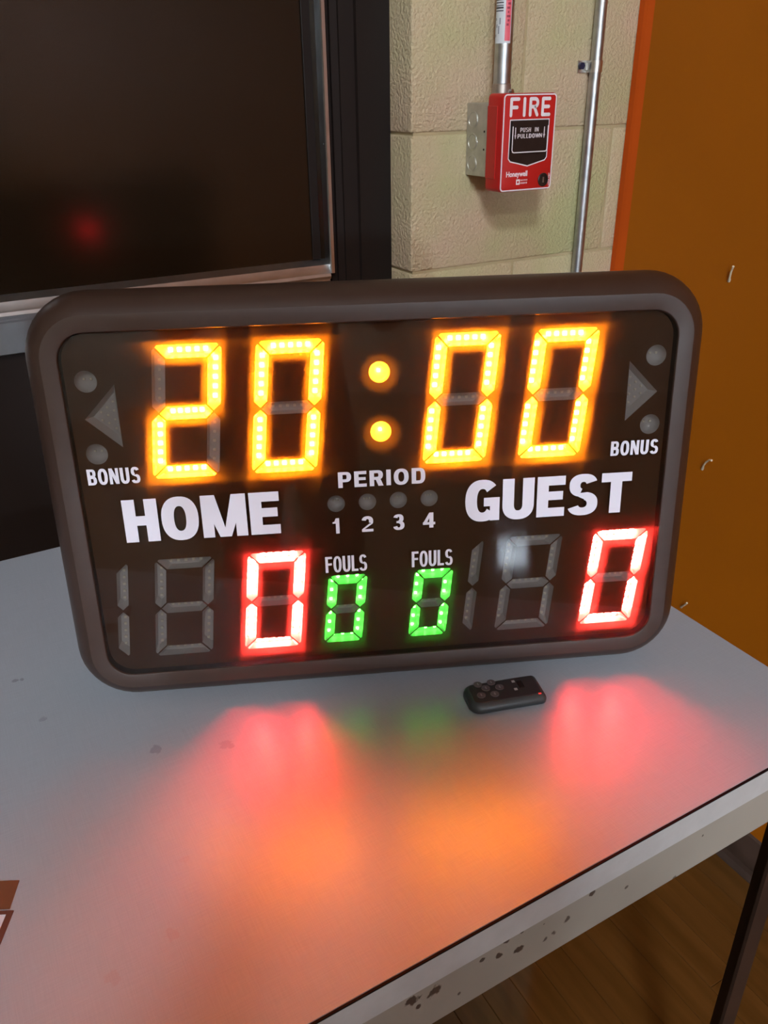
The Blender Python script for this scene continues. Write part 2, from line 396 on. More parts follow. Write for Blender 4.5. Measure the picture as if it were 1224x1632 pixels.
spots(lam, [(.0484, .411, 0, .0055, .16), (.0034, .400, 0, .006, .16), (.075, .47, 0, .004, .1)], (.33, .16, .10))
edge = mat('edge_band', (.46, .46, .46), .42, var=.05, scale=40, bump=.1, bscale=150)
apron = mat('apron_paint', (.30, .275, .235), .5, var=.05, scale=9)
spots(apron, [(x, .0, z, r, .95) for x, z, r in ((.3595, -.0406, .0035), (.335, -.0563, .0035), (.3215, -.0639, .0028), (.3133, -.0659, .0026), (.2856, -.0585, .0045), (.2726, -.0381, .0045),
      (.2658, -.0519, .0036), (.25, -.045, .003), (.2084, -.0494, .006), (.1884, -.0453, .006), (.2772, -.0365, .003), (.288, -.0391, .002), (.4635, -.0875, .003), (.194, -.056, .003), (.40, -.06, .002), (.31, -.045, .0016), (.23, -.07, .002), (.49, -.05, .0015))], (.05, .032, .022))
brown_iron = mat('brown_leg_paint', (.030, .015, .010), .42, var=.15, scale=20)
tab = tag(empty('folding_table', (0, 0, T)), 'long pale grey laminate table with chipped beige apron and brown metal legs', 'table')
# objects of the table have their origin at the table top so that the marks sit in table space
top = obj('table_top', B((TXL, TF + .0006, -.028), (TXR, TB, 0), .0009, 1), lam, tab)
obj('edge_band', B((TXL, TF - .0006, -.0305), (TXR + .0008, TF + .0005, -.0016), .0004, 1), edge, tab)
obj('edge_seam', B((TXL, TF - .0009, -.0016), (TXR, TF + .0009, -.0001)), mat('seam_black', (.004, .003, .003), .7, spec=.1), tab)
ap = obj('apron', B((TXL + .01, 0, -.089), (TXR - .004, .018, -.0300), .0008, 1), apron, tab); ap.location = (0, TF + .004, 0)
ap2 = obj('apron', B((TXL + .01, 0, -.089), (TXR - .004, .018, -.028), .0008, 1), mat('apron_back_paint', (.30, .275, .235), .5), tab); ap2.location = (0, TB - .022, 0)
for xx in (TXL + .01, TXR - .022): obj('apron', B((xx, TF + .022, -.089), (xx + .018, TB - .022, -.028)), MATS['apron_back_paint'], tab)
for lx, ly, sx, sy in ((.679, TF + .0225, -1, 1), (.679, TB - .0225, -1, -1), (TXL + .03, TF + .0225, 1, 1), (TXL + .03, TB - .0225, 1, -1)):
    lg = bmesh.new()      # angle iron
    box(lg, (min(lx, lx + sx * .027), min(ly, ly + sy * .004), -T), (max(lx, lx + sx * .027), max(ly, ly + sy * .004), -.03))
    box(lg, (min(lx, lx + sx * .004), min(ly + sy * .004, ly + sy * .027), -T), (max(lx, lx + sx * .004), max(ly + sy * .004, ly + sy * .027), -.03))
    obj('leg', lg, brown_iron, tab)

# ================================================================== the scoreboard
BZ, PWD, PHT = .036, .5442, .3307
sb = tag(empty('scoreboard', (.3204, .5732, T), (-.11165, 0, -.40615)), 'black tabletop electronic scoreboard lit with amber clock, red scores and green fouls', 'scoreboard')
U0, U1, V0, V1, PR = -PWD / 2, PWD / 2, BZ, BZ + PHT, .024
hous_m = mat('housing_plastic', (.036, .017, .011), .38, var=.06, scale=60, bump=.22, bscale=900, bdist=.0003)  # browned for the orange LED glow, put into the plastic's colour
prof = [(0, .024), (0, .0010), (.0006, .0002), (.0012, 0), (.0145, 0)]
for k in range(1, 9):
    a0 = math.radians(35); a = a0 + (math.pi / 2 - a0) * k / 8
    prof.append((.0145 + .0178 * (math.sin(a) - math.sin(a0)) / (1 - math.sin(a0)), .027 * (1 - math.cos(a) / math.cos(a0))))
prof += [(.0320, .032), (.0275, .060), (.024, .070), (.018, .075)]
def ringpts(o, y, n=10):
    return [(x, y, z) for x, z in rrect(U0 - o, U1 + o, V0 - o, V1 + o, PR + o, n)]
hb = bmesh.new(); loft(hb, [ringpts(o, y) for o, y in prof])
bmesh.ops.recalc_face_normals(hb, faces=hb.faces)
hous = obj('housing', hb, hous_m, sb, smooth=22)
# smoked front sheet
scr_m = acrylic('smoked_acrylic', (.68, .665, .66), .020)  # haze added so the lit digits get a lens-like halo
sc = bmesh.new(); ol = rrect(U0 + .0007, U1 - .0007, V0 + .0007, V1 - .0007, PR, 10)
prism(sc, ol, 'y', .0010, .0030)
screen = obj('screen', sc, scr_m, sb)

white_print = mat('white_print', (.66, .64, .72), .55, var=.02)
def lettering(word, x0, x1, z0, z1, **k):
    o = obj('lettering', word_mesh(word, x0, x1, z0, z1, y=.00095, **k), white_print, screen); o['label'] = 'white %s lettering' % word
ks = .9954
def vv(v): return .036 + (v - .03) * ks
lettering('HOME', -.2374, -.0962, vv(.1700), vv(.2117), s=.27, gap=.07)
lettering('GUEST', .0785, .2405, vv(.1696), vv(.2106), s=.27, gap=.07)
lettering('PERIOD', -.0408, .0404, vv(.2114), vv(.2267), s=.24, gap=.16)
lettering('BONUS', -.2632, -.2174, vv(.2277), vv(.2425), s=.22, gap=.11, widths={'B': .62, 'O': .66, 'N': .64, 'U': .62, 'S': .62})
lettering('BONUS', .2172, .2635, vv(.2277), vv(.2418), s=.22, gap=.11, widths={'B': .62, 'O': .66, 'N': .64, 'U': .62, 'S': .62})
lettering('FOULS', -.0567, -.0168, vv(.1257), vv(.1423), s=.17, gap=.07, widths={'F': .44, 'O': .52, 'U': .5, 'L': .42, 'S': .5})
lettering('FOULS', .0266, .0666, vv(.1255), vv(.1420), s=.17, gap=.07, widths={'F': .44, 'O': .52, 'U': .5, 'L': .42, 'S': .5})
for ch, u, wd in (('1', -.0447, .0075), ('2', -.0150, .0108), ('3', .0147, .0108), ('4', .0437, .0118)):
    lettering(ch, u - wd / 2, u + wd / 2, vv(.1737) - .0077, vv(.1737) + .0077, s=.22)

# segments
SH = .11
def DU(u): return 1.0120 * u + .0008      # the lamp plane lies a centimetre behind the printed sheet
def DV(v): return 1.0120 * v - .0056
def segs(w_, h_, t):
    c = t * .38; q = c / 2; W = w_ / 2; m = h_ / 2; g = t * .5
    A = [(-W + q, h_ - q), (-W + t, h_ - t), (W - t, h_ - t), (W - q, h_ - q), (W - c, h_), (-W + c, h_)]
    Bq = [(W - q, h_ - q), (W - t, h_ - t), (W - t, m + g), (W - t / 2, m), (W, m + g), (W, h_ - c)]
    Fq = [(-x, y) for x, y in Bq][::-1]
    Cq = [(x, h_ - y) for x, y in Bq][::-1]
    Eq = [(-x, h_ - y) for x, y in Bq]
    Dq = [(x, h_ - y) for x, y in A][::-1]
    G = [(-W + t / 2, m), (-W + t, m - g), (W - t, m - g), (W - t / 2, m), (W - t, m + g), (-W + t, m + g)]
    return dict(A=A, B=Bq, C=Cq, D=Dq, E=Eq, F=Fq, G=G)
LIT = {'0': 'ABCDEF', '2': 'ABGED', '1': 'BC', '8': 'ABCDEFG', '': ''}
cup_m = mat('cup_plastic', (.55, .53, .51), .32, var=.03)
led_off = mat('led_unlit', (.85, .80, .66), .25, var=.05)
led_on = {'amber': mat('led_amber', (.8, .5, .1), .4, emit=AMBER), 'red': mat('led_red', (.8, .2, .1), .4, emit=RED), 'green': mat('led_green', (.2, .8, .2), .4, emit=GREEN)}
plate_m = mat('digit_board', (.010, .009, .009), .6)
MY = .0085; CD = .0095     # depth of the mask, depth of a cup
holes = []
def ccw(P):
    a = sum(P[i - 1][0] * P[i][1] - P[i][0] * P[i - 1][1] for i in range(len(P)))
    return P if a > 0 else P[::-1]
def cup(P, parent, name, taper=.80, depth=CD, rings=1):
    """open tray: rim at the mask, floor behind"""
    cx = sum(p[0] for p in P) / len(P); cz = sum(p[1] for p in P) / len(P); bm = bmesh.new(); loops = []
    for k in range(rings + 1):
        f = k / rings; s_ = 1 - (1 - taper) * (f if rings == 1 else 1 - math.sqrt(max(0, 1 - f * f)))
        loops.append([(cx + (x - cx) * s_, MY + .0003 + depth * f, cz + (z - cz) * s_) for x, z in P])
    loft(bm, loops)
    bmesh.ops.recalc_face_normals(bm, faces=bm.faces); bmesh.ops.reverse_faces(bm, faces=bm.faces)
    return obj(name, bm, cup_m, parent, smooth=40 if rings > 1 else None)
def leds(pts, parent, m, y, r=.0014, name='led_row'):
    bm = bmesh.new()
    for x, z in pts: box(bm, (x - r, y - .0014, z - r), (x + r, y + .0003, z + r), .0004, 1)
    return obj(name, bm, m, parent)
def digit(name, u, v0, w_, h_, t, ch, colour, show='ABCDEFG', nled=5, label=None):
    u, v0, w_, h_, t = DU(u), DV(v0), w_ * 1.0120, h_ * 1.0120, t * 1.0120
    dg = obj(name, B(((u - w_ / 2 if show != 'BC' else u + w_ / 2 - t) - .006, MY + CD + .0006, v0 - .004), (u + w_ / 2 + .006, MY + CD + .0022, v0 + h_ + .004)), plate_m, sb)
    if label: dg['label'] = label
    for key, P in segs(w_, h_, t).items():
        if key not in show: continue
        P = inset_poly(ccw(P), t * .055)
        P = [(u + x + SH * (y - h_ / 2), v0 + y) for x, y in P]
        holes.append(P); cup(P, dg, 'segment')
        xs = [p[0] for p in P]; zs = [p[1] for p in P]; cx = (min(xs) + max(xs)) / 2; cz = (min(zs) + max(zs)) / 2
        if key in 'ADG':
            ln = (max(xs) - min(xs)) * .56; pts = [(cx + ln * (i / (nled - 1) - .5), cz) for i in range(nled)]
        else:
            ln = (max(zs) - min(zs)) * .60; pts = [(cx + SH * ln * (i / (nled - 1) - .5), cz + ln * (i / (nled - 1) - .5)) for i in range(nled)]
        on = key in LIT[ch]
        leds(pts, dg, led_on[colour] if on else led_off, MY + CD + .0001, r=(.0019 if t > .011 else .0013) if on else .0014)
    return dg
for i, (u, ch) in enumerate(((-.1711, '2'), (-.0828, '0'), (.0737, '0'), (.1637, '0'))):
    digit('clock_digit', u * ks, vv(.2300), .0605 * ks, .1197, .0128, ch, 'amber', label='amber clock digit %s' % ch)
sv, sh_, sw, stt = vv(.0485), .1030, .0562, .0118
for u, ch, show, lab in ((-.1938, '', 'ABCDEFG', 'unlit home tens digit'), (-.1075, '0', 'ABCDEFG', 'red home score digit 0'), (.1430, '', 'ABCDEFG', 'unlit guest tens digit'), (.2300, '0', 'ABCDEFG', 'red guest score digit 0')):
    digit('score_digit', u * ks, sv, sw, sh_, stt, ch, 'red', show, label=lab)
for u, lab in ((-.2513, 'unlit home hundreds digit'), (.0868, 'unlit guest hundreds digit')):
    digit('score_digit', (u * ks) - sw / 2 + stt / 2, sv, sw, sh_, stt, '', 'red', 'BC', label=lab)
for u, lab in ((-.0396, 'green home fouls digit 0'), (.0447, 'green guest fouls digit 0')):
    digit('fouls_digit', u * ks, vv(.0490), .0388, .0737, .0106, '0', 'green', nled=3, label=lab)
def circ(u, v, r, n=28):
    return [(u + r * math.cos(2 * math.pi * k / n), v + r * math.sin(2 * math.pi * k / n)) for k in range(n)]
for u, v in ((0, .3180), (0, .2636)):
    u = DU(u); v = DV(vv(v))
    P = circ(u, v, .0096); holes.append(P); o = cup(P, sb, 'colon_dot', .35, .009, 5); leds([(u, v)], o, led_on['amber'], MY + .0088, .0014, 'led')
for u, v in ((-.2515, .3212), (-.2515, .2565), (.2528, .3218), (.2528, .2572)):
    u = DU(u); v = DV(vv(v))
    P = circ(u, v, .0096); holes.append(P); o = cup(P, sb, 'bonus_lamp', .35, .009, 5)
    leds([(u - .003, v + .001), (u + .003, v + .001)], o, led_off, MY + .0084, .0011, 'led')
for s_ in (-1, 1):
    P = ccw([(DU(s_ * .2570), DV(vv(.2882))), (DU(s_ * .2282), DV(vv(.3178))), (DU(s_ * .2282), DV(vv(.2615)))]); holes.append(P); o = cup(P, sb, 'bonus_arrow', .70, .008)
    leds([(DU(s_ * (.233 + .0055 * a)), DV(vv(.2895) + b_)) for a, b_ in ((0, .012), (0, .004), (0, -.004), (0, -.012), (1, .007), (1, 0), (1, -.007), (2, .003), (2, -.004))], o, led_off, MY + .0079, .0010)
for u in (-.0436, -.0144, .0147, .0438):
    u = DU(u); v = DV(vv(.1964))
    P = circ(u, v, .0083); holes.append(P); o = cup(P, sb, 'period_lamp', .35, .008, 5)
    leds([(u - .0026, v + .001), (u, v + .001), (u + .0026, v + .001)], o, led_off, MY + .0076, .0008, 'led')
# brown mask with an opening for every segment and lamp
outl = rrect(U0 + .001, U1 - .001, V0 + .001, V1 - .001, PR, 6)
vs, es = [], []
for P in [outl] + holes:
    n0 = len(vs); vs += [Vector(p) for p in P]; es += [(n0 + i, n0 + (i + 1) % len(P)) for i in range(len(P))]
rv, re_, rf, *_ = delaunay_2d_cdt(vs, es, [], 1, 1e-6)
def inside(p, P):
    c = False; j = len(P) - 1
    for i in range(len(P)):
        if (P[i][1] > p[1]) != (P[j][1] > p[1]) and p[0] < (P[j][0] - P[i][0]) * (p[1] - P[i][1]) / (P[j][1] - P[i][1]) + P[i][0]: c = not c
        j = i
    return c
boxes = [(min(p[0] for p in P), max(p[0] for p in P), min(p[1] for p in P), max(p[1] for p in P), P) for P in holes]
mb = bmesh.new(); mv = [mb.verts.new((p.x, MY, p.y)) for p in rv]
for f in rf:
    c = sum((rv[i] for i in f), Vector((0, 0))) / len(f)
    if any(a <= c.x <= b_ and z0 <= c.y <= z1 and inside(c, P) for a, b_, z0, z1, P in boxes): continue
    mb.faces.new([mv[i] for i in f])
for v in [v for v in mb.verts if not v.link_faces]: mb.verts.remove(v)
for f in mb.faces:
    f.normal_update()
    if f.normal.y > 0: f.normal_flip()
obj('mask', mb, mat('mask_brown_glow', (.095, .036, .012), .6, spec=.2, var=.05, scale=10), sb)  # brown LED glow of the screen is put into the mask's colour
# rear: lit rocker switch, mirrored in the dark window
sw_o = obj('switch', B((-.064, .0748, .3035), (-.036, .0785, .3225), .001, 1), black_metal, sb)
obj('rocker', B((-.060, .0765, .3065), (-.040, .0815, .3195), .0012, 2), mat('rocker_red', (.5, .02, .01), .3, emit=((1, .012, .02), 48.0)), sw_o)

# ================================================================== remote control
rm = tag(empty('remote_control', (0, 0, T)), 'small dark grey remote control with round buttons lying before the scoreboard', 'remote control')
ax = Vector((.4454 - .3700, .4815 - .5040)); L = .0785; ang = math.atan2(ax.y, ax.x); rm.location = (.4080, .4925, T); rm.rotation_euler = (0, 0, ang)
rm_m = mat('remote_plastic', (.030, .036, .038), .4, var=.1, scale=40, bump=.06, bscale=500)
hw, hl = .0185, L / 2
def rout(o, z):
    pts = []
    for cx, cy, r, a0 in ((hl - .006, hw - .006, .006, 0), (-hl + .011, hw - .011, .011, 90), (-hl + .011, -hw + .011, .011, 180), (hl - .006, -hw + .006, .006, 270)):
        for k in range(9):
            a = math.radians(a0 + 90 * k / 8); pts.append((cx + (r + o) * math.cos(a), cy + (r + o) * math.sin(a), z))
    return pts
rbm = bmesh.new()
loft(rbm, [rout(o, z) for o, z in ((-.004, 0), (-.0015, .0008), (0, .003), (0, .0068), (-.0008, .0095), (-.0022, .0118), (-.0040, .0134), (-.0046, .0138))], cap0=True)
bmesh.ops.recalc_face_normals(rbm, faces=rbm.faces)
obj('body', rbm, rm_m, rm, smooth=35)
fpm = mat('remote_face', (.022, .018, .019), .5, var=.1, scale=60)
fp = bmesh.new(); prism(fp, [(p[0], p[1]) for p in rout(-.0052, 0)], 'z', .0137, .01412); obj('face_plate', fp, fpm, rm)
btm = mat('remote_button', (.085, .065, .068), .5, var=.1, scale=90); minv = Matrix.Rotation(-ang, 2)
def rl(x, y): return minv @ Vector((x - rm.location.x, y - rm.location.y))
for x, y in ((.3899, .5135), (.4027, .5079), (.4057, .4973), (.3955, .4913), (.3829, .4965), (.3930, .5029)):
    p = rl(x, y); p.y = max(-.0128, min(.0128, p.y)); bm_ = bmesh.new()
    loft(bm_, [[(p.x + r * math.cos(2 * math.pi * k / 20), p.y + r * math.sin(2 * math.pi * k / 20), z) for k in range(20)] for r, z in ((.0043, .0140), (.0043, .0147), (.0038, .0151), (.0030, .0150))])
    bmesh.ops.recalc_face_normals(bm_, faces=bm_.faces); bo = obj('button', bm_, btm, rm, smooth=40)
    pm = bmesh.new(); box(pm, (p.x - .0006, p.y - .0017, .0149), (p.x + .0006, p.y + .0017, .01515)); obj('button_mark', pm, mat('button_print', (.2, .17, .18), .5), bo)
for x, y in ((.4228, .4978), (.4180, .4870)):
    p = rl(x, y); obj('printed_mark', B((p.x - .0016, p.y - .0016, .0141), (p.x + .0016, p.y + .0016, .01425)), mat('remote_print', (.36, .36, .36), .5), rm)
p = rl(.4262, .4905); obj('slide_switch', B((p.x - .0028, p.y - .0055, .0139), (p.x + .0028, p.y + .0055, .0150), .0006, 1), black_metal, rm)
p = rl(.4375, .4690); obj('red_glint', B((hl - .009, p.y - .0011, .0138), (hl - .006, p.y + .0011, .0145), .0004, 1), mat('glint_red', (.5, .03, .03), .3, emit=((1, .05, .04), .6)), rm)  # small glowing block added for the red reflection on the remote

rm.location = (.4105, .4975, T); rm.scale = (1, 1, .84)

# ================================================================== small papers at the table's far left edge of view
pp = tag(obj('paper_slip', B((-.085, 0, 0), (0, .026, .0006)), mat('brown_paper', (.16, .055, .022), .6, var=.08, scale=30)), 'plain brown paper slip lying flat on the table', 'paper')
pp.location = (-.0515, .4925, T + .0001); pp.rotation_euler = (0, 0, math.radians(-27))
bm_ = bmesh.new(); prism(bm_, [(-.09, 0), (0, 0), (-.0017, .025), (-.09, .025)], 'z', 0, .0006); old = pp.data; me = bpy.data.meshes.new('paper_slip'); bm_.to_mesh(me); bm_.free(); me.materials.append(MATS['brown_paper']); pp.data = me; bpy.data.meshes.remove(old)
lc = tag(empty('label_card', (-.0490, .4895, T), (0, 0, math.radians(-27))), 'white card with a brown border lying on the table', 'card')
obj('card', B((-.09, -.06, .0001), (-.002, -.001, .0006)), mat('white_card', (.62, .60, .66), .6, var=.02), lc)
cb_ = bmesh.new()
for a, b_ in (((-.09, -.003), (0, 0)), ((-.0045, -.06), (0, -.003)), ((-.09, -.063), (0, -.06))): box(cb_, (*a, .0001), (*b_, .0009))
obj('border', cb_, mat('card_brown', (.11, .035, .022), .6), lc)

# ================================================================== fire alarm and its steel box
AX0, AX1, AZ0, AZ1, AY0, AY1 = .7928, .8922, T + .4015, T + .5352, 1.0545, 1.0900
jbx = tag(empty('junction_box', (.8438, D, T + .4718)), 'square galvanised steel junction box behind the red fire alarm', 'electrical box')
bx = bmesh.new(); box(bx, (-.0508, -.0535, -.0508), (.0508, 0, .0508), .0012, 2)
body = obj('box', bx, mat('box_steel', (.50, .49, .44), .42, metal=.75, var=.10, scale=60), jbx)
for z in (.0277, -.0028, -.0335):
    k_ = bmesh.new()
    loft(k_, [[(-.0508 - d_, -.0175 + r * math.cos(2 * math.pi * i / 24), z + r * math.sin(2 * math.pi * i / 24)) for i in range(24)] for r, d_ in ((.0122, 0), (.0119, .0007), (.0110, .0007), (.0104, -.0002), (.0098, .0005))])
    bmesh.ops.recalc_face_normals(k_, faces=k_.faces); obj('knockout', k_, MATS['box_steel'], jbx, smooth=35)
for z in (.0123, -.0124):
    h_ = bmesh.new(); tube(h_, [(-.0509, -.0472, z), (-.0513, -.0472, z)], .0016, 12); obj('screw_hole', h_, black_metal, jbx)
al_m = mat('alarm_red', (.46, .012, .010), .34, var=.04, scale=20, bump=.03, bscale=400)
wl = mat('alarm_white', (.74, .68, .70), .5); bl_m = mat('alarm_black', (.016, .010, .009), .3, var=.2, scale=50)
al = tag(empty('fire_alarm', ((AX0 + AX1) / 2, AY1, (AZ0 + AZ1) / 2)), 'red fire alarm pull station with white FIRE lettering and black handle', 'fire alarm')
ox, oy, oz = al.location
def la(x, z): return (x - ox, z + T - oz)
yf = AY0 - oy; yb = AY1 - oy; hx, hz = (AX1 - AX0) / 2, (AZ1 - AZ0) / 2
hbm = bmesh.new()
def arr(o, y): return [(x, y, z) for x, z in rrect(-hx - o, hx + o, -hz - o, hz + o, .007 + min(0, o), 6)]
loft(hbm, [arr(-.0025, yb), arr(.0, yb), arr(0, yf + .0025), arr(-.0008, yf + .0008), arr(-.0022, yf)], cap0=True)
bmesh.ops.recalc_face_normals(hbm, faces=hbm.faces); obj('housing', hbm, al_m, al, smooth=30)
obj('side_tab', B((-hx - .0016, yf + .012, -.048), (-hx + .001, yb, .0505), .0005, 1), al_m, al)
def frame(name, O, I, m, y, parent):
    f = bmesh.new(); n = len(O)
    a = [f.verts.new((x, y, z)) for x, z in O]; b_ = [f.verts.new((x, y, z)) for x, z in I]
    a2 = [f.verts.new((x, y - .0004, z)) for x, z in O]; b2 = [f.verts.new((x, y - .0004, z)) for x, z in I]
    for i in range(n):
        j = (i + 1) % n
        f.faces.new((a2[i], a2[j], b2[j], b2[i])); f.faces.new((a[i], a[j], a2[j], a2[i])); f.faces.new((b_[j], b_[i], b2[i], b2[j]))
    bmesh.ops.recalc_face_normals(f, faces=f.faces)
    return obj(name, f, m, parent)
frame('border_line', rrect(-hx + .0012, hx - .0012, -hz + .0012, hz - .0012, .0055, 6), rrect(-hx + .0030, hx - .0030, -hz + .0030, hz - .0030, .0040, 6), wl, yf + .0001, al)
# FIRE in round pen strokes
fb = bmesh.new(); z0, z1 = .5062, .5274; pw = .0048; yy = yf + .0002
def fl(pts): stroke(fb, [la(*p) for p in pts], pw, yy)
fl([(.8075, z0), (.8075, z1), (.8205, z1)]); fl([(.8075, .5165), (.8180, .5165)])
fl([(.8315, z0), (.8315, z1)])
rp = [(.8425, z0), (.8425, z1), (.8505, z1)] + [(.8505 + .0052 * math.sin(a), .5222 + .0052 * math.cos(a)) for a in [math.pi * k / 8 for k in range(9)]] + [(.8425, .5170)]
fl(rp); fl([(.8495, .5170), (.8555, z0)])
fl([(.8780, z1), (.8655, z1), (.8655, z0), (.8780, z0)]); fl([(.8655, .5168), (.8765, .5168)])
o = obj('lettering', fb, wl, al); o['label'] = 'white FIRE lettering'
# window and pull handle
def shield(e):
    return [la(*p) for p in ((.8070 - e, .5000 + e), (.8068 - e, .4480 - e * .3), (.8105 - e * .6, .4440 - e), (.8430, .4370 - e * 1.1), (.8755 + e * .6, .4440 - e), (.8790 + e, .4480 - e * .3), (.8792 + e, .5000 + e))]
wb = bmesh.new(); prism(wb, shield(-.0004), 'y', yf + .0006, yf - .0002); obj('window_well', wb, bl_m, al)
frame('window_line', shield(.0008), shield(-.0006), wl, yf + .0001, al)
hp = [la(*p) for p in ((.8098, .4985), (.8098, .4600), (.8110, .4570), (.8135, .4558), (.8735, .4558), (.8757, .4570), (.8765, .4600), (.8765, .4985))]
hd = bmesh.new(); prism(hd, hp, 'y', yf + .0004, yf - .0030); han = obj('pull_handle', hd, bl_m, al)
ub = bmesh.new(); up_ = [la(*p) for p in ((.8104, .4910), (.8104, .4600), (.8116, .4574), (.8137, .4564), (.8732, .4564), (.8752, .4574), (.8760, .4600), (.8760, .4910))]
stroke(ub, up_, .0014, yf - .0030); obj('handle_line', ub, wl, han)
for tx, x0, x1, z in (('PUSH', .8240, .8435, .4838), ('IN', .8510, .8580, .4838), ('PULL', .8195, .8395, .4755), ('DOWN', .8405, .8645, .4755)):
    a = la(x0, z); b_ = la(x1, z)
    o = obj('lettering', word_mesh(tx, a[0], b_[0], a[1], a[1] + .0058, s=.145, gap=.17, widths={'P': .52, 'L': .45, 'I': .15, 'N': .56, 'U': .54, 'S': .54, 'H': .56}, y=yf - .0030) if 'W' not in tx else word_mesh('DO', a[0], a[0] + (b_[0] - a[0]) * .46, a[1], a[1] + .0058, s=.16, gap=.12, widths={'D': .52, 'O': .55}, y=yf - .0030), wl, han)
    o['label'] = 'white %s lettering' % tx
    if 'W' in tx:
        wx = a[0] + (b_[0] - a[0]) * .51; ww = (b_[0] - a[0]) * .27; wv = bmesh.new(); zz = a[1] + .0005; zt = a[1] + .0053
        stroke(wv, [(wx, zt), (wx + ww * .25, zz), (wx + ww * .5, zt), (wx + ww * .75, zz), (wx + ww, zt)], .00095, yf - .0030)
        wx += ww + .0016; stroke(wv, [(wx, zz), (wx, zt), (wx + .0037, zz), (wx + .0037, zt)], .00095, yf - .0030)
        obj('lettering', wv, wl, han)
for xx in (.8152, .8690):
    ar = bmesh.new(); a = la(xx, 0); zt = la(0, .4895)[1]
    stroke(ar, [(a[0], zt), (a[0], zt - .0115)], .0014, yf - .0030); prism(ar, [(a[0] - .0018, zt - .0095), (a[0] + .0018, zt - .0095), (a[0], zt - .0150)], 'y', yf - .0030, yf - .0033); obj('arrow', ar, wl, han)
a = la(.8040, .4230); hw_ = print_text('lettering', 'Honeywell', .0104, a[0], a[1], yf - .0001, wl, al, off=.00028, sx=.90); hw_['label'] = 'white Honeywell lettering'
a = la(.8272, .4149); frame('logo_square', [(a[0] + x, a[1] + z) for x, z in ((-.0034, -.0038), (.0034, -.0038), (.0034, .0038), (-.0034, .0038))], [(a[0] + x, a[1] + z) for x, z in ((-.0014, -.0020), (.0018, -.0014), (.0014, .0020), (-.0018, .0012))], wl, yf + .0001, al)
lb = bmesh.new()
for row in (.0022, -.0018):
    x = a[0] + .0046
    for wd in (.0018, .0022, .0016, .0024, .0018):
        stroke(lb, [(x, a[1] + row - .0011), (x, a[1] + row + .0011), (x + wd * .55, a[1] + row - .0006), (x + wd * .6, a[1] + row + .0011)], .00035, yf + .0001, n=3); x += wd + .0009
obj('small_print', lb, wl, al)
a = la(.8752, .4158); kb = bmesh.new()
loft(kb, [[(a[0] + r * math.cos(2 * math.pi * i / 28), yf - d_, a[1] + r * math.sin(2 * math.pi * i / 28)) for i in range(28)] for r, d_ in ((.0098, -.0005), (.0098, .0012), (.0088, .0018), (.0070, .0018), (.0066, .0008))])
bmesh.ops.recalc_face_normals(kb, faces=kb.faces); kl = obj('key_lock', kb, bl_m, al, smooth=30)
obj('keyway', B((a[0] - .0012, yf - .0016, a[1] - .0040), (a[0] + .0012, yf - .0006, a[1] + .0040)), steel, kl)
a = la(.8868, .4085); print_text('small_print', 'LOCK TEST', .0036, a[0] + .0012, a[1] - .0016, yf - .0001, wl, al, rot=math.pi / 2, off=.00008)

# ================================================================== conduits
def conduit(name, x, y, r, z0, z1, label):
    e = tag(empty(name, (x, y, T + z0)), label, 'conduit')
    bm_ = bmesh.new(); tube(bm_, [(0, 0, 0), (0, 0, T * 0 + z1 - z0)], r, 28); obj('pipe', bm_, steel, e, smooth=40)
    return e
c1y = D - .0285
c1 = conduit('electrical_conduit', .8352, c1y, .0132, .5232 + .022, 1.5, 'thick steel conduit with a pink and white sticker rising from the fire alarm')
c1.location.z = T + .5232 + .010
cb1 = bmesh.new(); tube(cb1, [(0, 0, -.010), (0, 0, .0), (0, 0, .0135), (0, 0, .0145)], [.0146, .0146, .0142, .0134], 24); obj('connector', cb1, mat('zinc_cast', (.42, .36, .32), .4, metal=.9, var=.1, scale=80), c1, smooth=35)
sc1 = bmesh.new(); tube(sc1, [(.006, -.0125, .004), (.008, -.0175, .004)], .0034, 10); obj('set_screw', sc1, alu, c1, smooth=40)
def wrap(name, a0, a1, z0, z1, r, m, parent):
    bm_ = bmesh.new(); n = max(2, int(abs(a1 - a0) / 6)); rows = []
    for rr in (r, r + .00015):
        rows.append([[bm_.verts.new((rr * math.sin(math.radians(a0 + (a1 - a0) * k / n)), -rr * math.cos(math.radians(a0 + (a1 - a0) * k / n)), z)) for k in range(n + 1)] for z in (z0, z1)])
    for k in range(n): bm_.faces.new((rows[1][0][k], rows[1][0][k + 1], rows[1][1][k + 1], rows[1][1][k]))
    for q in range(2):
        for k in range(n): bm_.faces.new((rows[0][q][k], rows[0][q][k + 1], rows[1][q][k + 1], rows[1][q][k]))
    bmesh.ops.recalc_face_normals(bm_, faces=bm_.faces)
    return obj(name, bm_, m, parent, smooth=40)
zb = T + .600 - c1.location.z
stk = wrap('sticker', -112, 6, zb, zb + .26, .0133, mat('sticker_white', (.62, .64, .68), .45), c1)
wrap('sticker_stripe', -34, 2, zb + .003, zb + .26, .01346, mat('sticker_pink', (.72, .10, .14), .45), stk)
dk = mat('sticker_ink', (.03, .03, .04), .5)
for q in range(14): wrap('barcode_bar', -108, -48, zb + .040 + q * .0034, zb + .040 + q * .0034 + (.0014, .0022, .001)[q % 3], .01347, dk, stk)
for q, (a0, dz, hh) in enumerate(((-104, .008, .0035), (-96, .020, .004), (-104, .029, .003), (-80, .012, .010), (-72, .024, .008))): wrap('print_mark', a0, a0 + 9, zb + dz, zb + dz + hh, .01347, mat('sticker_grey', (.25, .26, .30), .5), stk)
dr = mat('stripe_ink', (.28, .02, .05), .5)
for q in range(7): wrap('print_mark', -26 + (q % 2) * 5, -12 + (q % 3) * 4, zb + .022 + q * .0052, zb + .0248 + q * .0052, .01362, dr, stk)

